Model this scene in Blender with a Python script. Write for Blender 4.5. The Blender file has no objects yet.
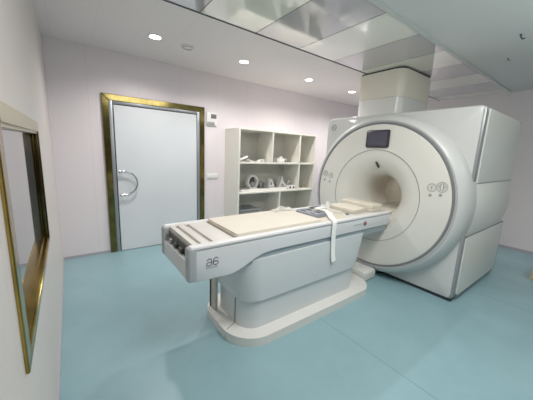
import bpy, bmesh, math, random
from mathutils import Vector, Matrix
random.seed(7)
PI = math.pi
scn = bpy.context.scene
COL = scn.collection
H = 2.75          # ceiling height
W = 6.45          # room width
YF = -7.4         # wall behind the camera

# ------------------------------------------------------------------ materials
def lin(c):
    return tuple((v / 12.92 if v <= 0.04045 else ((v + 0.055) / 1.055) ** 2.4) for v in c)

def mat(name, rgb, rough=0.5, metal=0.0, noise=0.0, nscale=6.0, coat=0.0, emit=0.0, spec=0.5, bump=0.0):
    """procedural principled material; rgb in 0..255 display values"""
    m = bpy.data.materials.new(name); m.use_nodes = True
    nt = m.node_tree; b = nt.nodes['Principled BSDF']
    c = lin([v / 255 for v in rgb])
    b.inputs['Base Color'].default_value = (*c, 1)
    b.inputs['Roughness'].default_value = rough
    b.inputs['Metallic'].default_value = metal
    b.inputs['Specular IOR Level'].default_value = spec
    if coat: b.inputs['Coat Weight'].default_value = coat; b.inputs['Coat Roughness'].default_value = 0.08
    if emit:
        b.inputs['Emission Color'].default_value = (*c, 1); b.inputs['Emission Strength'].default_value = emit
    if noise or bump:
        tc = nt.nodes.new('ShaderNodeTexCoord'); n = nt.nodes.new('ShaderNodeTexNoise')
        n.inputs['Scale'].default_value = nscale; n.inputs['Detail'].default_value = 5
        nt.links.new(tc.outputs['Object'], n.inputs['Vector'])
        if noise:
            r = nt.nodes.new('ShaderNodeValToRGB')
            r.color_ramp.elements[0].position = 0.3; r.color_ramp.elements[1].position = 0.7
            r.color_ramp.elements[0].color = (*[v * (1 - noise) for v in c], 1)
            r.color_ramp.elements[1].color = (*[min(1, v * (1 + noise)) for v in c], 1)
            nt.links.new(n.outputs['Fac'], r.inputs['Fac']); nt.links.new(r.outputs['Color'], b.inputs['Base Color'])
        if bump:
            bp = nt.nodes.new('ShaderNodeBump'); bp.inputs['Strength'].default_value = bump
            nt.links.new(n.outputs['Fac'], bp.inputs['Height']); nt.links.new(bp.outputs['Normal'], b.inputs['Normal'])
    return m

def seam_mat(name, rgb, axis, pitch, offset, width=0.006, dark=0.8, rough=0.45, noise=0.02, coat=0.0):
    """panel surface with regular straight joints along one world axis"""
    m = mat(name, rgb, rough, noise=noise, nscale=1.2, coat=coat)
    nt = m.node_tree; b = nt.nodes['Principled BSDF']
    tc = nt.nodes.new('ShaderNodeTexCoord'); s = nt.nodes.new('ShaderNodeSeparateXYZ')
    nt.links.new(tc.outputs['Object'], s.inputs[0])
    a = nt.nodes.new('ShaderNodeMath'); a.operation = 'SUBTRACT'; a.inputs[1].default_value = offset - width / 2
    nt.links.new(s.outputs[axis], a.inputs[0])
    d = nt.nodes.new('ShaderNodeMath'); d.operation = 'DIVIDE'; d.inputs[1].default_value = pitch
    nt.links.new(a.outputs[0], d.inputs[0])
    f = nt.nodes.new('ShaderNodeMath'); f.operation = 'FRACT'; nt.links.new(d.outputs[0], f.inputs[0])
    l = nt.nodes.new('ShaderNodeMath'); l.operation = 'LESS_THAN'; l.inputs[1].default_value = width / pitch
    nt.links.new(f.outputs[0], l.inputs[0])
    mx = nt.nodes.new('ShaderNodeMixRGB'); mx.blend_type = 'MULTIPLY'; mx.inputs['Color2'].default_value = (dark, dark, dark, 1)
    src = [k for k in nt.links if k.to_socket == b.inputs['Base Color']]
    nt.links.new(l.outputs[0], mx.inputs['Fac'])
    if src: nt.links.new(src[0].from_socket, mx.inputs['Color1'])
    nt.links.new(mx.outputs[0], b.inputs['Base Color'])
    return m

M = {}
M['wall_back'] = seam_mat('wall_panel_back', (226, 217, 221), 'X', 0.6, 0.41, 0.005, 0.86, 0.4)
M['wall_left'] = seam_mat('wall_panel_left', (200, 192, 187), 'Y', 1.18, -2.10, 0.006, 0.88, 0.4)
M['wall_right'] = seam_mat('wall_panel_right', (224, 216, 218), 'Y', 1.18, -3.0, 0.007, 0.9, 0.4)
M['soffit'] = seam_mat('soffit_panel', (224, 216, 215), 'X', 0.385, 0.47, 0.005, 0.9, 0.42)
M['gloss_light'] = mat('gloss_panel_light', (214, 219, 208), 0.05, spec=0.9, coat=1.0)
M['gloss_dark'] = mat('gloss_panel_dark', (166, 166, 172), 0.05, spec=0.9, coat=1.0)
M['ceil_front'] = mat('front_ceiling_panel', (190, 199, 197), 0.3, noise=0.04, nscale=0.8)
M['seam_strip'] = mat('ceiling_joint', (70, 72, 72), 0.7)
M['white_trim'] = mat('white_trim', (182, 190, 187), 0.4)
M['skirt'] = mat('skirting_grey', (165, 160, 168), 0.5)
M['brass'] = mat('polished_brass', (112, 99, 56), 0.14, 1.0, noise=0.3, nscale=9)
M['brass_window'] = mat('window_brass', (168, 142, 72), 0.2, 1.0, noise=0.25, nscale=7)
M['brass_reflect_pale'] = mat('brass_pale_reflection', (182, 170, 142), 0.35, 0.35)  # window brass with its beige reflection painted into the colour
M['brass_reflect_dark'] = mat('brass_dark_reflection', (84, 70, 42), 0.15, 1.0, noise=0.3, nscale=5)  # window brass with its dark brown reflection painted into the colour
M['door'] = mat('door_white', (208, 212, 216), 0.35, noise=0.02, nscale=2)
M['door_grey'] = mat('door_frame_grey', (140, 145, 150), 0.35, 0.5)
M['dark_gap'] = mat('dark_gap', (40, 42, 46), 0.7)
M['chrome'] = mat('chrome', (190, 190, 195), 0.18, 1.0)
M['mri_front'] = mat('scanner_shell_grey', (198, 199, 197), 0.4, noise=0.01, nscale=3, coat=0.3)
M['mri_white'] = mat('scanner_cover_white', (216, 214, 205), 0.32, noise=0.01, nscale=3, coat=0.3)
M['mri_side'] = mat('scanner_side_white', (216, 216, 210), 0.35, noise=0.01, nscale=3, coat=0.2)
M['mri_trim'] = mat('scanner_trim_grey', (150, 152, 154), 0.35, 0.4)
M['ring_band'] = mat('ring_band_grey', (170, 172, 172), 0.35, 0.1)
M['column_cream'] = mat('column_cream', (232, 228, 212), 0.35, coat=.2)
M['column_white'] = mat('column_white', (228, 228, 225), 0.3, coat=.3)
M['groove'] = mat('groove_dark', (108, 109, 112), 0.5)
M['bore'] = mat('bore_liner', (205, 198, 184), 0.4, noise=0.02)
M['plinth'] = mat('plinth_dark', (38, 44, 48), 0.6)
M['screen'] = mat('screen_glass', (62, 60, 74), 0.15, spec=0.6)
M['bezel'] = mat('screen_bezel', (40, 40, 46), 0.3)
M['ink'] = mat('marking_ink', (150, 150, 144), 0.6)
M['ink_dark'] = mat('marking_ink_dark', (74, 76, 84), 0.6)
M['tbl_panel'] = mat('table_panel', (204, 207, 210), 0.35, noise=0.01, coat=0.2)
M['tbl_rail'] = mat('table_rail', (226, 222, 222), 0.3, coat=0.3)
M['tbl_deck'] = mat('table_deck', (208, 203, 196), 0.45, noise=0.02)
M['tbl_body'] = mat('table_body', (198, 204, 206), 0.35, noise=0.01, coat=0.2)
M['tbl_recess'] = mat('table_recess', (146, 160, 168), 0.4)
M['tbl_base'] = mat('table_base_top', (214, 213, 208), 0.4, noise=0.01)
M['tbl_end'] = mat('table_end_grey', (160, 163, 168), 0.35, 0.1)
M['socket'] = mat('socket_dark', (58, 55, 52), 0.5, noise=0.3, nscale=40)
M['pad'] = mat('pad_vinyl', (214, 205, 190), 0.5, noise=0.02, nscale=5)
M['cushion'] = mat('cushion_vinyl', (215, 206, 188), 0.5, noise=0.02, nscale=8)
M['coil'] = mat('coil_grey', (122, 126, 136), 0.4)
M['coil_blue'] = mat('coil_window', (66, 76, 94), 0.25)
M['cloth'] = mat('white_cloth', (240, 238, 230), 0.8, noise=0.03, nscale=20)
M['strap'] = mat('white_strap', (240, 242, 238), 0.75, noise=0.02, nscale=30)
M['plate'] = mat('thin_plate', (205, 196, 176), 0.5)
M['black'] = mat('black_plastic', (45, 45, 47), 0.4)
M['shelf'] = mat('shelf_board', (222, 219, 208), 0.45, noise=0.015, nscale=3)
M['shelf_back_shaded'] = mat('shelf_board_shaded', (184, 183, 174), 0.5, noise=0.02, nscale=3)  # back board toned darker to carry the shade inside the bays
M['white_plastic'] = mat('white_plastic', (226, 225, 221), 0.4)
M['grey_plastic'] = mat('grey_plastic', (120, 122, 124), 0.45)
M['dark_plastic'] = mat('dark_grey_plastic', (72, 74, 76), 0.45)
M['foam'] = mat('dark_foam', (75, 72, 70), 0.8, noise=0.35, nscale=30)
M['red_brown'] = mat('button_brown', (120, 62, 44), 0.3)
M['wood'] = mat('raw_wood', (190, 165, 120), 0.6, noise=0.12, nscale=12)
M['lcd'] = mat('lcd_grey', (96, 94, 96), 0.3)
M['light_ring'] = mat('downlight_ring', (225, 222, 220), 0.4)
M['glow'] = mat('downlight_glow', (255, 248, 238), 0.4, emit=14)
M['post'] = mat('post_beige', (190, 184, 172), 0.5)

def floor_mat():
    m = mat('floor_vinyl', (138, 183, 192), 0.32, spec=0.45)
    nt = m.node_tree; b = nt.nodes['Principled BSDF']
    tc = nt.nodes.new('ShaderNodeTexCoord')
    n1 = nt.nodes.new('ShaderNodeTexNoise'); n1.inputs['Scale'].default_value = 0.9; n1.inputs['Detail'].default_value = 6
    n1.inputs['Roughness'].default_value = 0.65
    nt.links.new(tc.outputs['Object'], n1.inputs['Vector'])
    r = nt.nodes.new('ShaderNodeValToRGB'); r.color_ramp.elements[0].position = 0.3; r.color_ramp.elements[1].position = 0.72
    r.color_ramp.elements[0].color = (*lin([v / 255 for v in (114, 148, 157)]), 1)
    r.color_ramp.elements[1].color = (*lin([v / 255 for v in (132, 167, 175)]), 1)
    nt.links.new(n1.outputs['Fac'], r.inputs['Fac'])
    s = nt.nodes.new('ShaderNodeSeparateXYZ'); nt.links.new(tc.outputs['Object'], s.inputs[0])
    a = nt.nodes.new('ShaderNodeMath'); a.operation = 'ADD'; a.inputs[1].default_value = 8 * 1.97 + 0.004
    nt.links.new(s.outputs['X'], a.inputs[0])
    d = nt.nodes.new('ShaderNodeMath'); d.operation = 'DIVIDE'; d.inputs[1].default_value = 1.97
    nt.links.new(a.outputs[0], d.inputs[0])
    f = nt.nodes.new('ShaderNodeMath'); f.operation = 'FRACT'; nt.links.new(d.outputs[0], f.inputs[0])
    l = nt.nodes.new('ShaderNodeMath'); l.operation = 'LESS_THAN'; l.inputs[1].default_value = 0.004
    nt.links.new(f.outputs[0], l.inputs[0])
    mx = nt.nodes.new('ShaderNodeMixRGB'); mx.blend_type = 'MULTIPLY'; mx.inputs['Color2'].default_value = (.62, .66, .68, 1)
    nt.links.new(l.outputs[0], mx.inputs['Fac']); nt.links.new(r.outputs['Color'], mx.inputs['Color1'])
    nt.links.new(mx.outputs[0], b.inputs['Base Color'])
    n2 = nt.nodes.new('ShaderNodeTexNoise'); n2.inputs['Scale'].default_value = 2.5; n2.inputs['Detail'].default_value = 4
    nt.links.new(tc.outputs['Object'], n2.inputs['Vector'])
    mr = nt.nodes.new('ShaderNodeMapRange'); mr.inputs['To Min'].default_value = 0.26; mr.inputs['To Max'].default_value = 0.46
    nt.links.new(n2.outputs['Fac'], mr.inputs['Value']); nt.links.new(mr.outputs[0], b.inputs['Roughness'])
    return m
M['floor'] = floor_mat()

def glass_mat():
    m = mat('viewing_window_glass', (150, 152, 154), 0.03, 0.75)
    return m
M['glass'] = glass_mat()

# ------------------------------------------------------------------ mesh helpers
def obj(name, bm, m, parent=None, smooth=True, angle=35):
    me = bpy.data.meshes.new(name)
    bmesh.ops.recalc_face_normals(bm, faces=bm.faces[:])
    bm.to_mesh(me); bm.free()
    ms = m if isinstance(m, (list, tuple)) else [m]
    for k in ms: me.materials.append(M[k])
    if smooth:
        for p in me.polygons: p.use_smooth = True
        try: me.set_sharp_from_angle(angle=math.radians(angle))
        except Exception: pass
    o = bpy.data.objects.new(name, me); COL.objects.link(o)
    if parent is not None:
        o.parent = parent
        o.matrix_parent_inverse = Matrix.Translation(parent.location).inverted() if parent.parent is None else Matrix.Identity(4)
    return o

def B(): return bmesh.new()

def box(bm, x0, x1, y0, y1, z0, z1, bev=0.0, seg=2, mi=0):
    t = bmesh.new()
    bmesh.ops.create_cube(t, size=1)
    for v in t.verts:
        v.co = Vector(((x0 + x1) / 2 + v.co.x * (x1 - x0), (y0 + y1) / 2 + v.co.y * (y1 - y0), (z0 + z1) / 2 + v.co.z * (z1 - z0)))
    if bev: bmesh.ops.bevel(t, geom=t.edges[:], offset=bev, segments=seg, profile=0.5, affect='EDGES')
    join(bm, t, mi); return bm

def join(bm, t, mi=0):
    vm = {}
    for v in t.verts: vm[v] = bm.verts.new(v.co)
    for f in t.faces:
        try:
            g = bm.faces.new([vm[v] for v in f.verts]); g.material_index = mi
        except ValueError: pass
    t.free()

def prism(bm, pts, axis, a, b, bev=0.0, seg=2, mi=0):
    """extrude a 2-D outline along axis ('X','Y','Z') from a to b"""
    t = bmesh.new()
    def mk(p, h):
        if axis == 'X': return (h, p[0], p[1])
        if axis == 'Y': return (p[0], h, p[1])
        return (p[0], p[1], h)
    lo = [t.verts.new(mk(p, a)) for p in pts]; hi = [t.verts.new(mk(p, b)) for p in pts]
    n = len(pts)
    f0 = t.faces.new(lo[::-1]); f1 = t.faces.new(hi)
    for i in range(n): t.faces.new((lo[i], lo[(i + 1) % n], hi[(i + 1) % n], hi[i]))
    if bev:
        es = set(f0.edges) | set(f1.edges)
        bmesh.ops.bevel(t, geom=list(es), offset=bev, segments=seg, profile=0.5, affect='EDGES')
    join(bm, t, mi); return bm

def rrect(u0, u1, v0, v1, r, n=6):
    rs = r if isinstance(r, (list, tuple)) else [r] * 4    # corners: (u1,v1),(u0,v1),(u0,v0),(u1,v0)
    P = []
    for (cu, cv, a0, rr) in ((u1 - rs[0], v1 - rs[0], 0, rs[0]), (u0 + rs[1], v1 - rs[1], 90, rs[1]), (u0 + rs[2], v0 + rs[2], 180, rs[2]), (u1 - rs[3], v0 + rs[3], 270, rs[3])):
        for k in range(n + 1):
            a = math.radians(a0 + 90 * k / n)
            P.append((cu + rr * math.cos(a), cv + rr * math.sin(a)))
    return P

def lathe(bm, prof, c, axis='X', n=96, closed=False, mi=0):
    """revolve (t, r) pairs round an axis through c"""
    rings = []
    for (t, r) in prof:
        ring = []
        for k in range(n):
            a = 2 * PI * k / n; u, v = r * math.cos(a), r * math.sin(a)
            if axis == 'X': co = (c[0] + t, c[1] + u, c[2] + v)
            elif axis == 'Y': co = (c[0] + u, c[1] + t, c[2] + v)
            else: co = (c[0] + u, c[1] + v, c[2] + t)
            ring.append(bm.verts.new(co))
        rings.append(ring)
    m = len(rings)
    for i in range(m if closed else m - 1):
        A, Bb = rings[i], rings[(i + 1) % m]
        for k in range(n):
            f = bm.faces.new((A[k], A[(k + 1) % n], Bb[(k + 1) % n], Bb[k])); f.material_index = mi
    return rings

def cap(bm, ring): bm.faces.new(ring)

def disc(bm, c, r, h, axis='Z', n=32, bev=0.0):
    pts = [(0, 0.0001), (0, r - bev), (bev * 0.6, r - bev * 0.3), (bev, r), (h, r), (h, 0.0001)] if bev else [(0, 0.0001), (0, r), (h, r), (h, 0.0001)]
    lathe(bm, pts, c, axis, n); return bm

def torus(bm, c, R, r, axis='X', n=32, m=8):
    lathe(bm, [(r * math.sin(2 * PI * k / m), R + r * math.cos(2 * PI * k / m)) for k in range(m)], c, axis, n, closed=True)
    return bm

def tube(bm, pts, r, n=10, closed=False):
    pts = [Vector(p) for p in pts]; rings = []
    N = len(pts); prev = None
    for i, p in enumerate(pts):
        if closed: t = pts[(i + 1) % N] - pts[i - 1]
        else: t = pts[min(i + 1, N - 1)] - pts[max(i - 1, 0)]
        t.normalize()
        if prev is None:
            a = Vector((0, 0, 1)) if abs(t.z) < 0.9 else Vector((1, 0, 0))
            u = t.cross(a).normalized()
        else:
            u = (prev - t * prev.dot(t)).normalized()
        prev = u; v = t.cross(u)
        rr = r[i] if isinstance(r, (list, tuple)) else r
        rings.append([bm.verts.new(p + u * rr * math.cos(2 * PI * k / n) + v * rr * math.sin(2 * PI * k / n)) for k in range(n)])
    for i in range(N if closed else N - 1):
        A, C = rings[i], rings[(i + 1) % N]
        for k in range(n): bm.faces.new((A[k], A[(k + 1) % n], C[(k + 1) % n], C[k]))
    if not closed: bm.faces.new(rings[0][::-1]); bm.faces.new(rings[-1])
    return bm

def arc(c, r, a0, a1, n, plane='XZ', h=0.0):
    P = []
    for k in range(n + 1):
        a = math.radians(a0 + (a1 - a0) * k / n); u, v = c[0] + r * math.cos(a), c[1] + r * math.sin(a)
        P.append((u, h, v) if plane == 'XZ' else ((h, u, v) if plane == 'YZ' else (u, v, h)))
    return P

def thing(name, label, cat, loc=(0, 0, 0), group=None):
    o = bpy.data.objects.new(name, None); COL.objects.link(o); o.location = loc
    o.empty_display_size = 0.1
    o['label'] = label; o['category'] = cat
    if group: o['group'] = group
    return o

def tag(o, label, cat, group=None):
    o['label'] = label; o['category'] = cat
    if group: o['group'] = group
    return o

def struct(name, bm, m, parent=None, **k):
    o = obj(name, bm, m, parent, **k)
    if parent is None: o['kind'] = 'structure'
    return o

# ------------------------------------------------------------------ room shell
b = B(); box(b, -0.2, W + 0.2, YF - 0.2, 0.2, -0.12, 0); struct('floor', b, 'floor', smooth=False)
b = B(); box(b, -0.15, W + 0.15, 0, 0.15, 0, H + 0.1); struct('wall_back', b, 'wall_back', smooth=False)
b = B(); box(b, W, W + 0.15, YF, 0, 0, H + 0.1); struct('wall_right', b, 'wall_right', smooth=False)
b = B(); box(b, -0.15, W + 0.15, YF - 0.15, YF, 0, H + 0.1); struct('wall_front', b, 'grey_plastic', smooth=False)
# left wall with the opening of the viewing window
WY0, WY1 = -3.205, -1.915          # outer frame edges along the wall
WB0, WB1 = 0.790, 0.862            # bottom edge height at near / far end
WT0, WT1 = 1.648, 1.660            # top edge height
FW = 0.062                         # width of the metal face
b = B()
oy0, oy1 = WY0 + FW, WY1 - 0.02
ob0, ob1, ot0, ot1 = WB0 + .05, WB1 + 0.02, WT0 - FW, WT1 - FW
def vq(ps):
    vs = [b.verts.new(p) for p in ps]; b.faces.new(vs)
for x in (0, -0.15):
    vq([(x, YF, 0), (x, oy0, 0), (x, oy0, H), (x, YF, H)])
    vq([(x, oy1, 0), (x, 0.0, 0), (x, 0.0, H), (x, oy1, H)])
    vq([(x, oy0, 0), (x, oy1, 0), (x, oy1, ob1), (x, oy0, ob0)])
    vq([(x, oy0, ot0), (x, oy1, ot1), (x, oy1, H), (x, oy0, H)])
bmesh.ops.remove_doubles(b, verts=b.verts[:], dist=1e-5)
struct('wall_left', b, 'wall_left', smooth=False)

# ceiling: soffit along the back, glossy panel band, front part
SY, GY = -1.715, -2.84
b = B()
box(b, 0, W, SY, 0, H, H + 0.06, mi=0)
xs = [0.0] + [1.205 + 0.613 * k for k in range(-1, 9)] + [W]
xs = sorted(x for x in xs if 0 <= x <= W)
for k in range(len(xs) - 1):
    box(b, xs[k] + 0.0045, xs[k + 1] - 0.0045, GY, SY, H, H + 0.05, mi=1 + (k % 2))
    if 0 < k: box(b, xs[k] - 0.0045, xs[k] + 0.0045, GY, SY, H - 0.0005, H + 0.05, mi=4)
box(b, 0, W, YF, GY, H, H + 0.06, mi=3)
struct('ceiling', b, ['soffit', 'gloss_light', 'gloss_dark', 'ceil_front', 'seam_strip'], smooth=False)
b = B(); box(b, 0.0, W, SY - 0.008, SY + 0.006, H - 0.006, H + 0.01); struct('trim_1', b, 'seam_strip', smooth=False)
b = B(); box(b, 0.0, W, GY - 0.02, GY + 0.018, H - 0.012, H + 0.01, 0.003); struct('trim_2', b, 'white_trim', smooth=False)
# skirting
b = B(); box(b, 0, 0.53, -0.012, 0, 0, 0.035); box(b, 2.0, W, -0.012, 0, 0, 0.035); struct('baseboard_back', b, 'skirt', smooth=False)
b = B(); box(b, 0, 0.008, YF, 0, 0, 0.035); struct('baseboard_left', b, 'skirt', smooth=False)
b = B(); box(b, W - 0.012, W, YF, 0, 0, 0.045); struct('baseboard_right', b, 'skirt', smooth=False)

# ------------------------------------------------------------------ viewing window (left wall)
b = B()
gx = -0.028
vs = [b.verts.new(p) for p in ((gx, oy0 - .01, ob0 - .01), (gx, oy1 + .01, ob1 - .01), (gx, oy1 + .01, ot1 + .01), (gx, oy0 - .01, ot0 + .01))]
b.faces.new(vs)
r = bmesh.ops.extrude_face_region(b, geom=b.faces[:])
for v in [g for g in r['geom'] if isinstance(g, bmesh.types.BMVert)]: v.co.x -= 0.01
win = struct('window_1', b, 'glass', smooth=False)
def quadprism(ps, x0, x1, bev=0.003):
    bb = B(); prism(bb, ps, 'X', x0, x1, bev); return bb
# face strips
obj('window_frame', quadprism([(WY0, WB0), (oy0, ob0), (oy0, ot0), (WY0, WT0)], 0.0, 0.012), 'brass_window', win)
obj('window_frame', quadprism([(oy1, ob1), (WY1, WB1), (WY1, WT1), (oy1, ot1)], 0.0, 0.012), 'brass_reflect_dark', win)
t = obj('window_head', quadprism([(oy0, ot0), (oy1, ot1), (WY1, WT1), (WY0, WT0)], 0.0, 0.014), 'brass_reflect_pale', win); t['label'] = 'brass top strip in a pale beige reflected tone'
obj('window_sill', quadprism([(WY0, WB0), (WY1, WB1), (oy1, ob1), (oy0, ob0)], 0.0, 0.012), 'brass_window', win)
# reveals
b = B(); box(b, gx, 0.004, oy1 - 0.012, oy1, ob1, ot1, 0.002)
box(b, gx, -0.016, oy1 - 0.022, oy1 - 0.012, ob1, ot1, 0.002)
obj('window_jamb', b, 'brass_reflect_dark', win)
b = B(); box(b, gx, 0.004, oy0, oy0 + 0.012, ob0, ot0, 0.002); obj('window_jamb', b, 'brass_reflect_dark', win)
b = B()
prism(b, [(oy0, ob0), (oy1, ob1), (oy1, ob1 + .012), (oy0, ob0 + .012)], 'X', gx, 0.004)
prism(b, [(oy0, ob0 + .012), (oy1, ob1 + .012), (oy1, ob1 + .03), (oy0, ob0 + .03)], 'X', gx, -0.014)
obj('window_ledge', b, 'brass_window', win)
b = B(); prism(b, [(oy0, ot0 - .012), (oy1, ot1 - .012), (oy1, ot1), (oy0, ot0)], 'X', gx, 0.004); obj('window_head_lining', b, 'brass_reflect_pale', win)

# ------------------------------------------------------------------ door in the back wall
dl, dr, dt = 0.548, 1.984, 2.205
b = B(); box(b, 0.685, 1.845, -0.03, -0.002, 0.008, 2.072, 0.004)
door = struct('door_1', b, 'door', smooth=False)
bw = 0.082
for nm, P in (('door_frame', [(dl, 0), (dl + bw, 0), (dl + bw, dt - bw), (dl, dt)]), ('door_frame', [(dr - bw, 0), (dr, 0), (dr, dt), (dr - bw, dt - bw)]), ('door_frame', [(dl, dt), (dl + bw, dt - bw), (dr - bw, dt - bw), (dr, dt)])):
    b = B(); prism(b, P, 'Y', -0.035, 0.0, 0.006); obj(nm, b, 'brass', door, angle=20)
b = B()
box(b, dl + bw, 0.672, -0.026, 0, 0, 2.122, 0.003); box(b, 1.858, dr - bw, -0.026, 0, 0, 2.122, 0.003); box(b, 0.672, 1.858, -0.026, 0, 2.086, 2.122, 0.003)
obj('inner_frame', b, 'door_grey', door)
b = B(); box(b, 0.672, 0.685, -0.012, 0, 0, 2.086); box(b, 1.845, 1.858, -0.012, 0, 0, 2.086); box(b, 0.672, 1.858, -0.012, 0, 2.072, 2.086)
obj('door_gap', b, 'dark_gap', door, smooth=False)
hz, hr, hx = 1.016, 0.166, 0.762
pts = [(0.70, -0.085, hz + hr)] + arc((hx, hz), hr, 90, -90, 24, 'XZ', -0.085) + [(0.70, -0.085, hz - hr)]
b = B(); tube(b, pts, 0.0125, 10)
for s in (1, -1):
    for x in (0.708, 0.752): 
        tube(b, [(x - 0.010, -0.085, hz + s * hr), (x + 0.010, -0.085, hz + s * hr)], 0.018, 12)
    tube(b, [(0.73, -0.085, hz + s * hr), (0.73, -0.03, hz + s * hr)], 0.011, 10)
obj('door_handle', b, 'chrome', door)

# ------------------------------------------------------------------ downlights, vent and hooks on the ceiling
lab = ['round recessed downlight in the ceiling nearest the door, leftmost of the four', 'round recessed downlight second from the left, above the left edge of the shelving', 'round recessed downlight third from the left, above the right end of the shelving', 'round recessed downlight farthest right, beside the white ceiling column']
for k, x in enumerate((1.032, 2.198, 3.466, 4.642)):
    t = thing('downlight', lab[k], 'light', (x, -0.872, H), 'recessed ceiling downlights')
    b = B(); lathe(b, [(0.0, 0.078), (-0.006, 0.078), (-0.008, 0.072), (-0.004, 0.06), (0.0, 0.06)], (x, -0.872, H), 'Z', 40); obj('trim_ring', b, 'light_ring', t)
    b = B(); disc(b, (x, -0.872, H - 0.004), 0.060, 0.003, 'Z', 40); obj('lamp_lens', b, 'glow', t)
t = thing('ceiling_vent', 'small round white ceiling vent between the two left downlights', 'vent', (1.415, -0.854, H))
b = B(); lathe(b, [(0, 0.085), (-0.012, 0.08), (-0.016, 0.068), (-0.013, 0.06), (-0.013, 0.0005)], (1.415, -0.854, H), 'Z', 40); obj('vent_cover', b, 'soffit', t)
b = B(); P = arc((1.415, -0.854), 0.062, 30, 330, 30, 'XY', H - 0.0165); tube(b, P, 0.004, 6); obj('vent_slot', b, 'groove', t)
for (x, y, lb) in ((3.734, -3.435, 'bent dark wire hook in the blue-grey front ceiling, the larger and nearer of two'), (4.427, -3.203, 'small dark hook in the blue-grey front ceiling, the one nearer the scanner')):
    b = B(); s = .62 if x < 4 else 0.4
    tube(b, [(x, y, H), (x, y, H - 0.02 * s), (x + .012 * s, y - .012 * s, H - 0.05 * s), (x + .04 * s, y - .02 * s, H - 0.062 * s), (x + .06 * s, y - .045 * s, H - 0.05 * s)], 0.008 * s + .001, 8)
    disc(b, (x, y, H - .006), 0.018 * s, 0.006, 'Z', 16)
    tag(obj('ceiling_hook', b, 'plinth'), lb, 'hook', 'ceiling hooks')

# ------------------------------------------------------------------ thermostat and switch
t = thing('thermostat', 'small white wall thermostat with grey display right of the door frame', 'thermostat', (2.115, 0, 1.925))
b = B(); box(b, 2.022, 2.208, -0.03, 0, 1.93, 2.14, 0.006); obj('case', b, 'white_plastic', t)
b = B(); box(b, 2.095, 2.195, -0.034, -0.028, 2.045, 2.115, 0.002); obj('display', b, 'lcd', t)
b = B(); box(b, 2.03, 2.16, -0.036, -0.026, 1.94, 1.99, 0.003); obj('cover_flap', b, 'mri_trim', t)
t = thing('wall_switch', 'white wall switch plate between door frame and shelving', 'switch', (2.14, 0, 1.03))
b = B(); box(b, 2.04, 2.24, -0.012, 0, 1.035, 1.125, 0.004); obj('plate', b, 'white_plastic', t)
b = B(); box(b, 2.055, 2.135, -0.018, -0.01, 1.048, 1.112, 0.003); obj('rocker', b, 'white_plastic', t)
b = B(); box(b, 2.145, 2.225, -0.018, -0.01, 1.048, 1.112, 0.003); obj('rocker', b, 'white_plastic', t)

# ------------------------------------------------------------------ shelving unit
SX0, SX1, SYF, ST = 2.375, 4.17, -0.49, 1.88
th = 0.028
t = thing('shelving_unit', 'open white cubby shelving unit standing against the back wall', 'shelf', (3.29, -0.23, 0))
for (x0, x1) in ((SX0, SX0 + th), (SX1 - th, SX1)):
    b = B(); box(b, x0, x1, SYF, -0.004, 0, ST, 0.002); obj('side_panel', b, 'shelf', t, smooth=False)
b = B(); box(b, SX0, SX1, SYF, -0.004, ST, ST + 0.022, 0.002); obj('top_panel', b, 'shelf', t, smooth=False)
b = B(); box(b, SX0 + th, SX1 - th, -0.016, -0.006, 0.05, ST); obj('back_panel', b, 'shelf_back_shaded', t, smooth=False)
S1, S2, S3 = 1.352, 0.838, 0.34
for z in (S1, S2, S3, 0.06):
    b = B(); box(b, SX0 + th, SX1 - th, SYF + 0.004, -0.016, z - 0.026, z, 0.002); obj('shelf_board', b, 'shelf', t, smooth=False)
for (x, z0, z1) in ((3.075, S1, ST), (3.735, S1, ST), (3.745, S2, S1 - .026), (3.29, S3, S2 - .026), (3.29, .06, S3 - .026)):
    b = B(); box(b, x - 0.014, x + 0.014, SYF + 0.004, -0.016, z0, z1, 0.001); obj('divider', b, 'shelf', t, smooth=False)

# --- things on the shelves
def ball(bm, c, r, sx=1, sy=1, sz=1, n=2):
    q = bmesh.new(); bmesh.ops.create_icosphere(q, subdivisions=n, radius=r)
    for v in q.verts: v.co = Vector((c[0] + v.co.x * sx, c[1] + v.co.y * sy, c[2] + v.co.z * sz))
    join(bm, q)
# top row, left bay: small looped coil with its cable, and a crumpled bit
t = thing('surface_coil', 'white looped surface coil with grey plug on the top left shelf', 'coil', (2.60, -0.3, S1))
b = B()
pts = [(2.56 + 0.085 * math.cos(a), -0.30 + 0.07 * math.sin(a), S1 + 0.018 + 0.035 * (1 + math.sin(a * 1.0 + 2))) for a in [2 * PI * k / 26 for k in range(26)]]
tube(b, pts, 0.018, 8, closed=True); obj('loop', b, 'white_plastic', t)
b = B(); tube(b, [(2.50, -0.28, S1 + .09), (2.54, -0.27, S1 + .10), (2.58, -.27, S1 + .085)], 0.02, 8); obj('plug', b, 'grey_plastic', t)
b = B(); tube(b, [(2.64, -0.31, S1 + .03), (2.69, -0.33, S1 + .035), (2.73, -0.30, S1 + .015), (2.78, -0.33, S1 + .01)], 0.009, 8); obj('cable', b, 'white_plastic', t)
t = thing('foam_cushion', 'small white foam wedge lying on the top left shelf', 'cushion', (2.95, -0.3, S1))
b = B(); prism(b, [(2.86, S1), (3.0, S1), (3.0, S1 + .05), (2.95, S1 + .055), (2.87, S1 + .02)], 'Y', -0.35, -0.24, 0.006); obj('wedge', b, 'white_plastic', t)
b = B(); box(b, 2.915, 2.945, -0.352, -0.34, S1 + .008, S1 + .03, .002); obj('tab', b, 'grey_plastic', t)
t = thing('small_box', 'small white open box on the top shelf middle bay', 'box', (3.39, -0.3, S1))
b = B()
for a in ((3.29, 3.48, -.35, -.34), (3.29, 3.48, -.25, -.24), (3.29, 3.30, -.35, -.24), (3.47, 3.48, -.35, -.24)): box(b, *a, S1, S1 + .075, .002)
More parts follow.
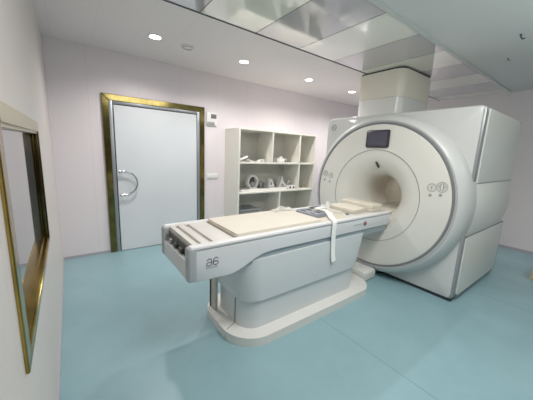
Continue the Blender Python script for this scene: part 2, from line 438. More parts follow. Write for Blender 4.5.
box(b, 3.29, 3.48, -.35, -.24, S1, S1 + .008); obj('tray', b, 'white_plastic', t)
b = B(); prism(b, [(3.36, S1 + .01), (3.45, S1 + .01), (3.44, S1 + .11), (3.38, S1 + .10)], 'Y', -.33, -.27, .008); obj('insert', b, 'cloth', t)
t = thing('phantom_bottle', 'small grey cylinder right of the white box on the top shelf', 'bottle', (3.545, -0.3, S1))
b = B(); lathe(b, [(0, .0005), (0, .03), (.045, .03), (.055, .02), (.055, .0005)], (3.545, -.3, S1), 'Z', 20); obj('bottle_body', b, 'grey_plastic', t)
b = B(); lathe(b, [(.053, .0005), (.053, .018), (.075, .018), (.075, .0005)], (3.545, -.3, S1), 'Z', 20); obj('cap', b, 'white_plastic', t)
# middle row: base tray, ring coil, headset coil, triangle coil, twin-hole piece
TT = S2 + 0.03
b = B(); prism(b, rrect(2.49, 3.10, -0.42, -0.14, 0.03), 'Z', S2, S2 + 0.03, 0.006)
tag(obj('coil_tray', b, 'white_plastic'), 'flat white tray under the ring coil on the middle shelf', 'tray')
t = thing('head_coil', 'white ring head coil with dark hollow inside on the middle shelf', 'coil', (2.78, -0.28, TT))
cz = TT + 0.128
b = B(); lathe(b, [(-0.05, .124), (-0.062, .117), (-0.062, .103), (-0.05, .094), (.05, .094), (.062, .103), (.062, .117), (.05, .124)], (2.78, -0.28, cz), 'Y', 40, closed=True)
for v in b.verts: v.co.x = 2.78 + (v.co.x - 2.78) * 0.92
obj('ring', b, 'white_plastic', t)
b = B(); box(b, 2.70, 2.86, -.36, -.20, TT, TT + .025, .008); obj('foot', b, 'white_plastic', t)
b = B(); disc(b, (2.78, -0.245, cz), 0.093, 0.012, 'Y', 28)
for v in b.verts: v.co.x = 2.78 + (v.co.x - 2.78) * 0.9
obj('lining', b, 'foam', t)
b = B(); prism(b, [(2.735, cz - .075), (2.81, cz - .08), (2.83, cz - .03), (2.79, cz + .005), (2.74, cz - .02)], 'Y', -.33, -.24, .01); obj('head_pad', b, 'mri_trim', t)
b = B(); disc(b, (2.575, -0.05, 1.0), 0.03, 0.03, 'Y', 20, .004); tag(obj('wall_socket', b, 'grey_plastic'), 'small round grey fitting on shelf back left of ring coil', 'socket')
t = thing('headphones', 'grey and white headphones on the middle shelf right of ring coil', 'headphones', (3.0, -0.28, TT))
b = B(); tube(b, arc((3.0, TT + .055), .07, 175, 20, 16, 'XZ', -.26), .010, 8); obj('headband', b, 'grey_plastic', t)
for x in (2.935, 3.065):
    b = B(); lathe(b, [(-.02, .0005), (-.022, .03), (-.01, .042), (.01, .042), (.022, .03), (.02, .0005)], (x, -.27, TT + .045), 'X', 20); obj('ear_cup', b, 'dark_plastic' if x < 3 else 'grey_plastic', t)
b = B(); prism(b, rrect(3.12, 3.66, -0.43, -0.13, 0.05), 'Z', S2, S2 + 0.035, 0.01)
tag(obj('base_board', b, 'white_plastic'), 'flat white coil base board on the middle shelf, the longer one to the right', 'tray')
TB = S2 + 0.035
t = thing('knee_coil', 'white upright coil with a peaked left half on the middle shelf beside the headphones', 'coil', (3.2, -0.28, TB))
b = B(); prism(b, [(3.13, TB), (3.28, TB), (3.27, TB + .06), (3.235, TB + .085), (3.22, TB + .17), (3.17, TB + .16), (3.14, TB + .07)], 'Y', -.33, -.22, .012); obj('shell', b, 'white_plastic', t)
b = B(); box(b, 3.175, 3.205, -.338, -.325, TB + .05, TB + .11, .004); obj('latch', b, 'grey_plastic', t)
b = B(); ball(b, (3.335, -.23, TB + .035), .05, 1, 1, .7); tag(obj('foam_ball', b, 'foam'), 'dark rounded foam pad between the two white upright coils', 'foam')
t = thing('shoulder_coil', 'white triangular coil standing on the coil base of the middle shelf', 'coil', (3.47, -0.28, TB))
b = B(); prism(b, [(3.37, TB), (3.6, TB), (3.57, TB + .05), (3.50, TB + .09), (3.475, TB + .21), (3.45, TB + .21), (3.43, TB + .10), (3.385, TB + .05)], 'Y', -.33, -.2, .012); obj('shell', b, 'white_plastic', t)
b = B(); box(b, 3.44, 3.50, -.338, -.325, TB + .03, TB + .06, .004); obj('latch', b, 'mri_trim', t)
t = thing('wrist_coil', 'white coil block with two dark round holes on the middle shelf right end', 'coil', (3.69, -0.36, S2))
b = B(); prism(b, rrect(3.49, 3.722, S2, S2 + .078, .03), 'Y', -.45, -.435 + .0, .004); prism(b, rrect(3.672, 3.722, S2, S2 + .078, .02), 'Y', -.435, -.26, .006); obj('housing', b, 'white_plastic', t)
for x in (3.57, 3.655):
    b = B(); disc(b, (x, -.456, S2 + .04), .022, .01, 'Y', 20); obj('opening', b, 'dark_plastic', t)
b = B(); tube(b, [(3.62, -.3, TB + .01), (3.65, -.28, TB + .08), (3.67, -.29, TB + .11), (3.695, -.3, TB + .085)], .016, 8); tag(obj('cable_loop', b, 'white_plastic'), 'short white cable loop behind the twin-hole coil on the middle shelf', 'cable')
# lower row
t = thing('storage_case', 'dark grey flat case on the lower left shelf behind the table', 'case', (2.65, -.25, S3))
b = B(); box(b, 2.46, 2.88, -.43, -.06, S3, S3 + .15, .012); obj('case_body', b, 'grey_plastic', t)
b = B(); box(b, 2.455, 2.885, -.435, -.055, S3 + .15, S3 + .185, .01); obj('case_lid', b, 'grey_plastic', t)

# ------------------------------------------------------------------ MRI scanner
AY, AZ = -2.405, 1.05
XF, XB = 3.38, 4.90
YN, YO = -3.368, -1.43
mri = thing('mri_scanner', 'large white and grey scanner with round front ring and open bore', 'scanner', ((XF + XB) / 2, AY, 0))
# housing: rounded block with the bore cut through as a ring of quads
def housing():
    b = B()
    prof = rrect(YN, YO, 0.035, 2.07, [.09, .05, .05, .05], 8)      # corners ordered for (y1,z1),(y0,z1),(y0,z0),(y1,z0)
    n = len(prof)
    def ring(x, inset, drop=0.0):
        cy, cz_ = (YN + YO) / 2, 1.05
        return [b.verts.new((x, cy + (p[0] - cy) * (1 - inset / 0.97), cz_ + (p[1] - cz_) * (1 - inset / 1.02) * (1 - (drop if p[1] > cz_ else 0)))) for p in prof]
    def hole(x, r):
        out = []
        for p in prof:
            a = math.atan2(p[1] - AZ, p[0] - AY); out.append(b.verts.new((x, AY + r * math.cos(a), AZ + r * math.sin(a))))
        return out
    R = [hole(XF, .8), ring(XF, 0.03), ring(XF + .008, .012), ring(XF + .03, 0.0), ring(XB - .24, 0.0), ring(XB - .15, 0.0, .012), ring(XB - .06, 0.0, .055), ring(XB - .02, .015, .10), ring(XB, .05, .13), hole(XB, .5)]
    for A, C in zip(R, R[1:]):
        for k in range(n): b.faces.new((A[k], A[(k + 1) % n], C[(k + 1) % n], C[k]))
    return b
obj('housing', housing(), 'mri_front', mri, angle=30)
# barrel / front ring
b = B(); lathe(b, [(3.213, .922), (3.218, .934), (3.235, .955), (3.275, .982), (3.325, .998), (3.38, 1.003), (3.47, 1.004)], (0, AY, AZ), 'X', 128); obj('front_ring', b, 'mri_front', mri, angle=50)
b = B(); lathe(b, [(3.47, 1.004), (3.474, 1.001), (3.48, 1.005), (4.82, 1.003), (4.86, .985), (4.875, .95)], (0, AY, AZ), 'X', 128); obj('barrel', b, 'mri_side', mri, angle=50)
b = B(); lathe(b, [(3.214, .896), (3.207, .902), (3.207, .918), (3.214, .923)], (0, AY, AZ), 'X', 128); obj('ring_band', b, 'ring_band', mri, angle=50)
# dark groove round the front disc
b = B(); lathe(b, [(3.235, .9), (3.203, .895), (3.200, .886), (3.205, .876), (3.235, .87)], (0, AY, AZ), 'X', 128); obj('ring_groove', b, 'groove', mri, angle=60)
# front disc and flared bore mouth
b = B(); lathe(b, [(3.225, .878), (3.206, .872), (3.202, .86), (3.200, .70), (3.200, .574), (3.205, .571)], (0, AY, AZ), 'X', 128); obj('front_disc', b, 'mri_white', mri, angle=40)
b = B(); lathe(b, [(3.206, .5715), (3.1995, .571), (3.1995, .5675), (3.206, .567)], (0, AY, AZ), 'X', 128); obj('mouth_seam', b, 'groove', mri, angle=60)
b = B()
prof = [(3.203, .569), (3.206, .555)]
for k in range(1, 17):
    a = PI / 2 * k / 16
    prof.append((3.206 + 0.30 * (1 - math.cos(a)), .555 - .30 * math.sin(a)))
prof += [(3.56, .252)]
lathe(b, prof, (0, AY, AZ), 'X', 128); obj('bore_mouth', b, 'mri_white', mri, angle=60)
b = B(); lathe(b, [(3.56, .252), (3.57, .249), (3.95, .249), (3.953, .244), (3.965, .244), (3.968, .249), (4.88, .249)], (0, AY, AZ), 'X', 96); obj('bore_tube', b, 'bore', mri, angle=50)
b = B(); box(b, 3.36, 4.86, AY - .185, AY + .185, .845, .872, .01); obj('bore_tray', b, 'bore', mri)
# rear cover ring
b = B(); lathe(b, [(4.875, .95), (4.88, .5), (4.88, .249)], (0, AY, AZ), 'X', 96); obj('rear_cover', b, 'mri_side', mri)
# near-side panels with grey trims
def side_poly(zs):
    return zs
for nm, P, sgn in (('upper_side_panel', [(3.475, 1.315), (4.83, 1.315), (4.85, 1.335), (4.85, 1.88), (4.83, 1.94), (4.75, 2.02), (4.66, 2.04), (3.50, 2.045), (3.475, 2.02)], 1), ('lower_side_panel', [(3.50, .735), (4.86, .735), (4.88, .71), (4.88, .14), (4.82, .06), (3.51, .06), (3.475, .09), (3.475, .71)], 1)):
    for near in (True, False):
        y0, y1 = (YN - .014, YN + .01) if near else (YO - .01, YO + .014)
        b = B(); prism(b, P, 'Y', y0, y1, .007, 3); obj(nm, b, 'mri_side', mri, angle=25)
# trims on the near front edge and round the panels
for (z0, z1) in ((1.33, 2.03), (.06, .76)):
    b = B(); box(b, XF + .005, XF + .082, YN - .006, YN + .03, z0, z1, .006); obj('edge_trim', b, 'mri_trim', mri)
b = B(); tube(b, [(3.475, YN - .004, .735), (4.885, YN - .004, .735), (4.885, YN - .004, .13), (4.825, YN - .004, .05), (3.48, YN - .004, .05)], .009, 6); obj('panel_gasket', b, 'groove', mri)
b = B(); tube(b, [(3.475, YN - .004, 1.305), (4.83, YN - .004, 1.305), (4.86, YN - .004, 1.90), (4.83, YN - .004, 1.96), (4.76, YN - .004, 2.035)], .007, 6); obj('panel_gasket', b, 'mri_trim', mri)
b = B(); box(b, XF + .03, XB - .05, YN + .02, YO - .02, 0, .05); obj('plinth', b, 'plinth', mri, smooth=False)  # dark foot, its colour stands in for the shadowed gap below the housing
# display
b = B(); prism(b, rrect(-2.552, -2.250, 1.643, 1.855, .022), 'X', 3.186, 3.205, .004); scr = obj('display', b, 'bezel', mri)
b = B(); prism(b, rrect(-2.525, -2.277, 1.668, 1.832, .008), 'X', 3.1845, 3.187); obj('screen', b, 'screen', scr)
# sensor slit in the flare
b = B(); tube(b, [(3.222, -2.395, 1.475), (3.236, -2.405, 1.45), (3.25, -2.415, 1.42), (3.262, -2.42, 1.40)], [.008, .014, .015, .009], 10); obj('alignment_laser_slot', b, 'black', mri)
# control marks on the disc
def icon(y, z, r, kind):
    b = B(); x = 3.199
    torus(b, (x, y, z), r, .0028, 'X', 32, 6)
    torus(b, (x, y, z), r * .74, .0014, 'X', 28, 6)
    if kind == 0:
        tube(b, [(x, y, z - r * .45), (x, y, z + r * .45)], .004, 6); tube(b, [(x, y + r * .35, z), (x, y - r * .35, z)], .004, 6)
    elif kind == 1:
        for s in (-1, 1): tube(b, [(x, y + s * r * .2, z - r * .6), (x, y + s * r * .35, z), (x, y + s * r * .2, z + r * .6)], .0045, 6); tube(b, [(x, y + s * r * .2, z), (x, y + s * r * .68, z + r * .2)], .004, 6)
    else:
        tube(b, [(x, y, z - r * .5), (x, y, z + r * .5)], .004, 6)
    obj('control_icon', b, 'ink', mri)
icon(-3.076, 1.240, .042, 0); icon(-3.170, 1.257, .052, 1)
icon(-1.628, 1.262, .040, 2); icon(-1.728, 1.243, .038, 0)
for (y, z) in ((-3.072, 1.160), (-3.168, 1.174), (-1.618, 1.172), (-1.716, 1.152)):
    b = B(); disc(b, (3.196, y, z), .016, .006, 'X', 18); obj('control_button', b, 'ink', mri)
b = B(); torus(b, (XF - .001, -1.562, 1.937), .040, .006, 'X', 32, 6); tube(b, [(XF - .001, -1.535, 1.92), (XF - .001, -1.56, 1.95), (XF - .001, -1.585, 1.92)], .005, 6); obj('emblem', b, 'mri_trim', mri)

# ------------------------------------------------------------------ column from scanner to ceiling
t = thing('cable_column', 'white boxed cable column rising from the scanner to the glossy ceiling', 'column', (4.28, -1.92, 2.07))
P0 = rrect(3.825, 4.73, -2.285, -1.57, .12, 8)
b = B(); prism(b, P0, 'Z', 2.368, 2.728, .003); obj('upper_sleeve', b, 'column_cream', t)
b = B(); prism(b, rrect(3.832, 4.723, -2.278, -1.577, .115, 8), 'Z', 2.071, 2.366); obj('lower_sleeve', b, 'column_white', t)
b = B(); prism(b, rrect(3.836, 4.719, -2.274, -1.581, .112, 8), 'Z', 2.36, 2.372); prism(b, rrect(3.834, 4.721, -2.276, -1.579, .114, 8), 'Z', 2.71, 2.749); obj('shadow_gap', b, 'plinth', t)

# ------------------------------------------------------------------ patient table
TY0, TY1 = -2.665, -2.035
tb = thing('patient_table', 'long white sliding patient table on an oval floor base before the scanner', 'table', (1.95, -2.35, 0))
def stadium(x0, x1, y0, y1, r, n=14): return rrect(x0, x1, y0, y1, r, n)
b = B(); prism(b, stadium(1.085, 2.93, -2.76, -1.965, .28), 'Z', 0.0, .075, .018, 4); obj('base_plate', b, 'tbl_base', tb, angle=50)
b = B(); prism(b, stadium(1.095, 2.92, -2.74, -1.975, .275), 'Z', 0.0, .008); obj('base_edge', b, 'tbl_end', tb)
# lower pedestal
b = B(); prism(b, stadium(1.21, 2.70, -2.640, -2.065, .16), 'Z', .07, .34); obj('lower_pedestal', b, 'tbl_body', tb, angle=50)
# seam on the rounded left end of the pedestal and base
b = B(); tube(b, [(1.207, -2.47, .08), (1.207, -2.47, .335)], .004, 6); obj('joint_line', b, 'groove', tb)
b = B(); tube(b, [(1.207, -2.47, .0757), (1.11, -2.515, .0757), (1.094, -2.522, .062), (1.088, -2.524, .01)], .003, 6); obj('joint_line', b, 'groove', tb)
# upper pedestal: its outline overhangs the lower part and leans in at the left
b = B()
lv = [(.322, 1.20, 2.715, -2.652, -2.055, .17), (.335, 1.185, 2.73, -2.664, -2.042, .18), (.42, 1.17, 2.75, -2.668, -2.040, .185), (.60, 1.155, 2.80, -2.668, -2.042, .185), (.70, 1.15, 2.83, -2.664, -2.046, .18)]
rings = []
for (z, x0, x1, y0, y1, r) in lv: rings.append([b.verts.new((p[0], p[1], z)) for p in stadium(x0, x1, y0, y1, r, 12)])
for A, C in zip(rings, rings[1:]):
    for k in range(len(A)): b.faces.new((A[k], A[(k + 1) % len(A)], C[(k + 1) % len(A)], C[k]))
b.faces.new(rings[0][::-1]); b.faces.new(rings[-1]); obj('upper_pedestal', b, 'tbl_body', tb, angle=40)
# recessed beam under the top
b = B(); box(b, 1.02, 3.19, TY0 + .02, TY1 - .02, .66, .80, .015); obj('support_beam', b, 'tbl_recess', tb)
# side panels
prof = [(.755, .665), (.765, .652), (.78, .648), (1.03, .646)]
for k in range(1, 13):
    u = k / 12; s = u * u * (3 - 2 * u)
    prof.append((1.03 + .36 * u, .646 + .106 * s))
prof += [(1.46, .757), (3.17, .747), (3.20, .752), (3.215, .77), (3.215, .864), (.745, .866), (.745, .69)]
for (y0, y1) in ((TY0, TY0 + .035), (TY1 - .035, TY1)):
    b = B(); prism(b, prof, 'Y', y0, y1, .006, 2); sp = obj('side_panel', b, 'tbl_panel', tb, angle=30)
b = B(); box(b, .78, 3.19, TY0 + .03, TY1 - .03, .765, .864); obj('top_frame', b, 'tbl_deck', tb, smooth=False)
# grey joint under the rail, and the rails
b = B(); box(b, .75, 3.21, TY0 + .002, TY0 + .03, .860, .872); box(b, .75, 3.21, TY1 - .03, TY1 - .002, .860, .872); obj('rail_joint', b, 'tbl_end', tb, smooth=False)
for (y0, y1) in ((TY0 - .004, TY0 + .052), (TY1 - .052, TY1 + .004)):
    b = B(); box(b, .745, 3.218, y0, y1, .870, .905, .015, 4); obj('top_rail', b, 'tbl_rail', tb, angle=50)
# deck pieces with two cross grooves
b = B(); box(b, .785, 3.20, TY0 + .05, TY1 - .05, .850, .874)
for (x0, x1, z) in ((.790, .828, .892), (.855, .905, .894), (.945, 1.105, .894), (1.135, 3.205, .886)):
    box(b, x0, x1, TY0 + .05, TY1 - .05, .854, z, .004)
obj('deck', b, 'tbl_deck', tb, angle=40)
# left end: bumper, socket recess, corner caps
b = B(); prism(b, rrect(TY0 + .03, TY1 - .03, .66, .788, .02), 'X', .738, .768, .008); obj('end_bumper', b, 'tbl_panel', tb)
b = B(); box(b, .772, .80, TY0 + .09, TY1 - .09, .74, .872); soc = obj('socket_recess', b, 'socket', tb, smooth=False)
for k in range(3):
    y = TY0 + .20 + k * .12; b = B(); box(b, .752, .785, y, y + .055, .79, .825, .006); obj('connector', b, 'mri_trim' if k == 2 else 'socket', soc)
for (y0, y1) in ((TY0 - .003, TY0 + .065), (TY1 - .065, TY1 + .003)):
    b = B(); box(b, .732, .80, y0, y1, .652, .895, .018, 4); obj('corner_cap', b, 'tbl_end', tb, angle=50)
b = B(); box(b, .736, .742, TY1 - .05, TY1 - .03, .70, .74, .001); obj('indicator', b, 'groove', tb)
# right end, rounded nose toward the bore
b = B(); prism(b, rrect(TY0 + .01, TY1 - .01, .752, .888, .03), 'X', 3.19, 3.225, .01); obj('end_nose', b, 'tbl_panel', tb)
# emblem on the near side panel: two joined rounded signs and a line of small letters
yb = TY0 - .001
def sgn(cx):
    h = .022
    L = []
    # left sign
    L.append([(cx - .040, .786), (cx - .034, .796), (cx - .022, .799), (cx - .010, .795), (cx - .006, .784), (cx - .006, .752)])
    L.append([(cx - .006, .775), (cx - .030, .775), (cx - .042, .768), (cx - .044, .757), (cx - .036, .749), (cx - .022, .748), (cx - .006, .756)])
    # right sign
    L.append([(cx + .042, .792), (cx + .034, .800), (cx + .022, .800), (cx + .010, .793), (cx + .006, .780), (cx + .006, .762), (cx + .012, .751), (cx + .026, .748), (cx + .040, .753), (cx + .044, .764), (cx + .036, .774), (cx + .022, .777), (cx + .006, .773)])
    return L
b = B()
for L in sgn(.905): tube(b, [(p[0], yb, p[1]) for p in L], .0030, 6)
obj('emblem', b, 'ink_dark', tb)
b = B()
x = .858
for wdt in (.010, .013, .010, .013, .009, .012, .009):
    tube(b, [(x, yb, .728), (x, yb, .737), (x + wdt * .7, yb, .737), (x + wdt * .7, yb, .728)], .0014, 5); x += wdt + .002
obj('emblem_lettering', b, 'ink', tb)
b = B()
x = 2.50
for k in range(9): box(b, x, x + .012, yb - .001, yb + .002, .812, .822); x += .017
obj('side_lettering', b, 'tbl_end', tb, smooth=False)
# emergency button
b = B(); lathe(b, [(.0, .026), (-.006, .026), (-.008, .021), (0, .018)], (2.697, TY0, .818), 'Y', 28); sb = obj('stop_button', b, 'tbl_end', tb)
b = B(); lathe(b, [(.0, .019), (-.014, .019), (-.020, .012), (-.020, .0004)], (2.697, TY0, .818), 'Y', 24); o = obj('button_cap', b, 'red_brown', sb); o['label'] = 'dark red-brown push cap'
# rear post at the left end and docking block at the right end
b = B(); box(b, 1.142, 1.17, -2.22, -2.12, .076, .66, .004); pst = obj('support_post', b, 'post', tb); 
b = B(); box(b, 1.134, 1.146, -2.135, -2.115, .076, .66, .002); obj('cable_channel', b, 'plinth', pst)
b = B(); prism(b, rrect(-2.575, -2.10, .004, .125, .02), 'X', 2.96, 3.20, .012); obj('docking_block', b, 'tbl_base', tb)

# ------------------------------------------------------------------ things on the table
DZ = .8865
t = thing('table_pad', 'long cream vinyl mattress pad lying on the left half of the table', 'pad', (1.6, -2.35, DZ))
b = B(); prism(b, rrect(1.125, 2.06, -2.612, -2.088, .02), 'Z', DZ, DZ + .036, .010, 3); pd = obj('pad_body', b, 'pad', t)
b = B(); P = [(p[0], p[1], DZ + .018) for p in rrect(1.123, 2.062, -2.614, -2.086, .02)]; tube(b, P, .003, 6, closed=True); obj('piping', b, 'pad', t)
# thin plate under the array coil
b = B(); prism(b, [(2.07, -2.60), (2.45, -2.59), (2.62, -2.35), (2.58, -2.10), (2.10, -2.09)], 'Z', DZ, DZ + .010, .002)
tag(obj('thin_mat', b, 'plate'), 'thin beige mat under the grey coil at middle of table', 'mat')
# array coil: rounded frame with four windows
CA = math.radians(0)
t = thing('array_coil', 'dark grey flat array coil with four blue-black windows on the table', 'coil', (2.215, -2.28, DZ + .01))
z0, z1 = DZ + .011, DZ + .045
PX0, PX1, PY0, PY1 = 2.09, 2.30, -2.48, -2.18
b = B()
prism(b, rrect(PX0, PX1, PY0, PY1, .05), 'Z', z0, z1 - .012, .008, 3)
mx, my = (PX0 + PX1) / 2, (PY0 + PY1) / 2
Oo = rrect(PX0 + .004, PX1 - .004, PY0 + .004, PY1 - .004, .046, 6); Ii = rrect(PX0 + .04, PX1 - .04, PY0 + .045, PY1 - .045, .012, 6)
Om = [(mx + (p[0] - mx) * .94, my + (p[1] - my) * .96) for p in Oo]
R_ = [[b.verts.new((p[0], p[1], z)) for p in L] for (L, z) in ((Oo, z1 - .018), (Oo, z1 - .007), (Om, z1), (Ii, z1), (Ii, z1 - .014))]
for A, C in zip(R_, R_[1:]):
    for k in range(len(A)): b.faces.new((A[k], A[(k + 1) % len(A)], C[(k + 1) % len(A)], C[k]))
obj('frame', b, 'coil', t, angle=40)
b = B(); box(b, mx - .018, mx + .018, PY0 + .03, PY1 - .03, z1 - .015, z1 - .001, .004); box(b, PX0 + .03, PX1 - .03, my - .025, my + .025, z1 - .015, z1, .004); obj('cross_bar', b, 'mri_trim', t)
for (u0, u1) in ((PX0 + .04, mx - .015), (mx + .015, PX1 - .04)):
    for (v0, v1) in ((PY0 + .045, my - .022), (my + .022, PY1 - .045)):
        b = B(); box(b, u0, u1, v0, v1, z1 - .016, z1 - .008, .002); obj('window', b, 'coil_blue', t)
# dark tray behind
t = thing('cable_tray', 'dark narrow tray at the far table edge behind the grey coil', 'tray', (2.52, -2.12, DZ))
b = B(); box(b, 2.40, 2.60, -2.135, -2.095, DZ, DZ + .022, .004); obj('tray_body', b, 'dark_plastic', t)
b = B(); box(b, 2.42, 2.58, -2.13, -2.10, DZ + .022, DZ + .03, .003); obj('tray_cover', b, 'coil_blue', t)
# crumpled white cloth behind the pad
def crumple(x0, x1, y0, y1, zb, hh, seed, n=14):
    rnd = random.Random(seed); b = B(); g = []
    ph = [rnd.uniform(0, 6) for _ in range(6)]
    for i in range(n + 1):
        row = []
        for j in range(n + 1):
            u, v = i / n, j / n
            e = min(u, 1 - u, v, 1 - v) * 4; e = min(1, e)
            z = abs(math.sin(7 * u + ph[0]) * math.cos(5 * v + ph[1]) + .5 * math.sin(13 * v + 6 * u + ph[2])) * .6 + .15
            row.append(b.verts.new((x0 + (x1 - x0) * u + .02 * math.sin(9 * v + ph[3]), y0 + (y1 - y0) * v + .02 * math.sin(8 * u + ph[4]), zb + .004 + hh * z * e)))
        g.append(row)
    for i in range(n):
        for j in range(n): b.faces.new((g[i][j], g[i + 1][j], g[i + 1][j + 1], g[i][j + 1]))
    r = bmesh.ops.solidify(b, geom=b.faces[:], thickness=.003)
    return b
tag(obj('cloth', crumple(1.84, 2.08, -2.17, -2.075, DZ + .036, .045, 3), 'cloth', angle=80), 'crumpled white cloth on the far edge of the cream pad', 'cloth')
# long white strap draped over the near edge
def ribbon(path, w, th=.004):
    b = B(); L = []
    P = [Vector(p) for p, d in path]
    for k, (p, d) in enumerate(path):
        tn = (P[min(k + 1, len(P) - 1)] - P[max(k - 1, 0)]).normalized()
        d = Vector(d); d = (d - tn * d.dot(tn)).normalized()
        n = tn.cross(d).normalized() * th / 2; d = d * w / 2; p = P[k]
        L.append([b.verts.new(q) for q in (p - d - n, p + d - n, p + d + n, p - d + n)])
    for A, C in zip(L, L[1:]):
        for k in range(4): b.faces.new((A[k], A[(k + 1) % 4], C[(k + 1) % 4], C[k]))
    b.faces.new(L[0][::-1]); b.faces.new(L[-1])
    return b
zt = DZ + .022
X = (1, 0, 0)
path = [((2.43, -2.20, zt), (1, .1, 0)), ((2.42, -2.28, zt + .012), (1, -.2, 0)), ((2.39, -2.38, zt + .016), (1, -.4, 0)), ((2.33, -2.47, zt + .012), (1, -.75, 0)), ((2.26, -2.55, zt + .010), (1, -.8, 0)), ((2.20, -2.62, zt + .010), (1, -.5, 0)), ((2.172, -2.660, zt + .010), (1, -.1, 0)), ((2.166, -2.676, zt + .003), X), ((2.163, -2.683, zt - .02), X), ((2.163, -2.682, .85), X), ((2.166, -2.680, .78), X), ((2.172, -2.679, .70), X), ((2.176, -2.682, .62), X), ((2.176, -2.688, .56), X), ((2.186, -2.694, .50), X)]
t = thing('strap', 'long white strap hanging down over the near side of the table', 'strap', (2.168, -2.68, .5))
obj('band', ribbon(path, .058), 'strap', t, angle=70)
path = [((2.43, -2.19, zt + .003), (.5, 1, 0)), ((2.54, -2.17, zt + .004), (.2, 1, 0)), ((2.65, -2.16, zt - .008), (.1, 1, 0))]
obj('tail', ribbon(path, .06), 'strap', t, angle=70)
# second strap piece sticking up, and sheets of paper near the coil
tag(obj('cloth', crumple(2.40, 2.63, -2.42, -2.20, DZ + .010, .025, 5), 'cloth', angle=80), 'white folded cloth between the grey coil and the cream cushions', 'cloth')
path = [((2.66, -2.17, DZ + .005), (1, .2, 0)), ((2.655, -2.165, DZ + .05), (1, .1, .2)), ((2.665, -2.16, DZ + .085), (1, 0, .5))]
tag(obj('strap_end', ribbon(path, .05), 'strap', angle=70), 'short white strap end standing up left of the cream cushions', 'strap')
b = B(); disc(b, (2.60, -2.50, DZ), .022, .016, 'Z', 18, .003); tag(obj('plastic_clip', b, 'grey_plastic'), 'small grey clip on the table in front of the flat cushion', 'clip')
# cream cushions
t = thing('cushion', 'flat cream cushion on the table, in front of the taller block', 'cushion', (2.83, -2.36, DZ), 'cream cushions')
b = B(); prism(b, [(2.68, -2.535), (2.955, -2.50), (2.975, -2.18), (2.69, -2.175)], 'Z', DZ + .001, DZ + .052, .010, 3); obj('cushion_body', b, 'cushion', t)
b = B(); tube(b, [(2.678, -2.537, DZ + .03), (2.957, -2.502, DZ + .03), (2.977, -2.178, DZ + .03), (2.688, -2.173, DZ + .03)], .003, 6, closed=True); obj('piping', b, 'pad', t)
t = thing('cushion', 'taller cream cushion block at the bore end of the table', 'cushion', (3.08, -2.36, DZ), 'cream cushions')
b = B(); prism(b, [(2.985, -2.565), (3.18, -2.565), (3.186, -2.11), (2.99, -2.11)], 'Z', DZ + .001, DZ + .088, .010, 3); obj('cushion_body', b, 'cushion', t)
b = B(); tube(b, [(2.983, -2.567, DZ + .05), (3.182, -2.567, DZ + .05), (3.188, -2.108, DZ + .05), (2.988, -2.108, DZ + .05)], .003, 6, closed=True); obj('piping', b, 'pad', t)

# ------------------------------------------------------------------ wooden pallet at the right edge
t = thing('wooden_pallet', 'pale raw wooden pallet on the floor at the right edge', 'pallet', (5.6, -3.95, 0))
for k in range(5):
    y = -3.74 - k * .13; b = B(); box(b, 5.02, 5.95, y - .09, y, .10, .122, .003); obj('top_board', b, 'wood', t)
for x in (5.02, 5.44, 5.86):
    b = B(); box(b, x, x + .09, -4.35, -3.74, 0, .10, .004); obj('bearer', b, 'wood', t)

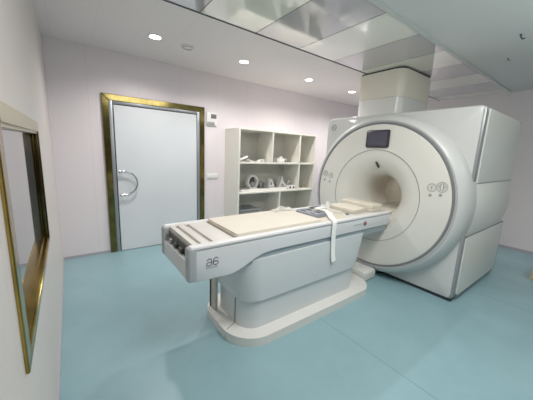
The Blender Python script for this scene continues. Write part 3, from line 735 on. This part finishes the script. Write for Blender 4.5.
# ------------------------------------------------------------------ lights
def lamp(name, kind, loc, energy, rgb=(1, 1, 1), size=1.0, size_y=None, rot=(0, 0, 0), **k):
    d = bpy.data.lights.new(name, kind); d.energy = energy; d.color = rgb
    if kind == 'AREA':
        d.size = size
        if size_y: d.shape = 'RECTANGLE'; d.size_y = size_y
    else: d.shadow_soft_size = size
    for a, v in k.items(): setattr(d, a, v)
    o = bpy.data.objects.new(name, d); COL.objects.link(o); o.location = loc; o.rotation_euler = rot
    return o
for k, x in enumerate((1.032, 2.198, 3.466, 4.642)):
    lamp('downlight_lamp', 'SPOT', (x, -0.872, H - .02), 92, (1, .965, .93), .05, spot_size=math.radians(150), spot_blend=.8)
lamp('downlight_lamp', 'SPOT', (5.85, -0.872, H - .02), 92, (1, .965, .93), .05, spot_size=math.radians(150), spot_blend=.8)
lamp('fill_light', 'AREA', (1.7, -3.7, H - .03), 60, (1, .985, .95), 1.4, 0.8)  # unseen fill added to brighten the scanner front
lamp('fill_light', 'AREA', (4.6, -5.6, H - .03), 14, (1, .985, .95), 1.2, 1.2)  # weak unseen fill added over the front part of the room
lamp('ceiling_fill', 'AREA', (2.6, -5.2, 1.9), 55, (1, .985, .96), 2.2, 1.2, rot=(PI, 0, 0))  # unseen upward fill added to lift the front ceiling
lamp('bore_fill', 'POINT', (4.3, AY, 1.2), 0.6, (1, .97, .92), .04)  # point fill added to lighten the bore interior
w = bpy.data.worlds.new('World'); scn.world = w; w.use_nodes = True
w.node_tree.nodes['Background'].inputs[0].default_value = (.6, .63, .65, 1); w.node_tree.nodes['Background'].inputs[1].default_value = .5

# ------------------------------------------------------------------ camera
cd = bpy.data.cameras.new('camera'); cam = bpy.data.objects.new('camera', cd); COL.objects.link(cam)
cd.sensor_fit = 'HORIZONTAL'; cd.sensor_width = 36; cd.lens = 262.5 / 533 * 36; cd.clip_start = .02
R_ = Vector((0.804, -0.593, 0.043)); U_ = Vector((0.073, 0.169, 0.983)); F_ = Vector((0.590, 0.787, -0.179))
F_.normalize(); R_ = (R_ - F_ * R_.dot(F_)).normalized(); U_ = R_.cross(F_)
m = Matrix(((R_.x, U_.x, -F_.x, .166), (R_.y, U_.y, -F_.y, -4.240), (R_.z, U_.z, -F_.z, 1.532), (0, 0, 0, 1)))
cam.matrix_world = m
scn.camera = cam
scn.view_settings.view_transform = 'Standard'
scn.view_settings.exposure = -0.22
scn.view_settings.gamma = 1.2
try: scn.cycles.use_denoising = True
except Exception: pass
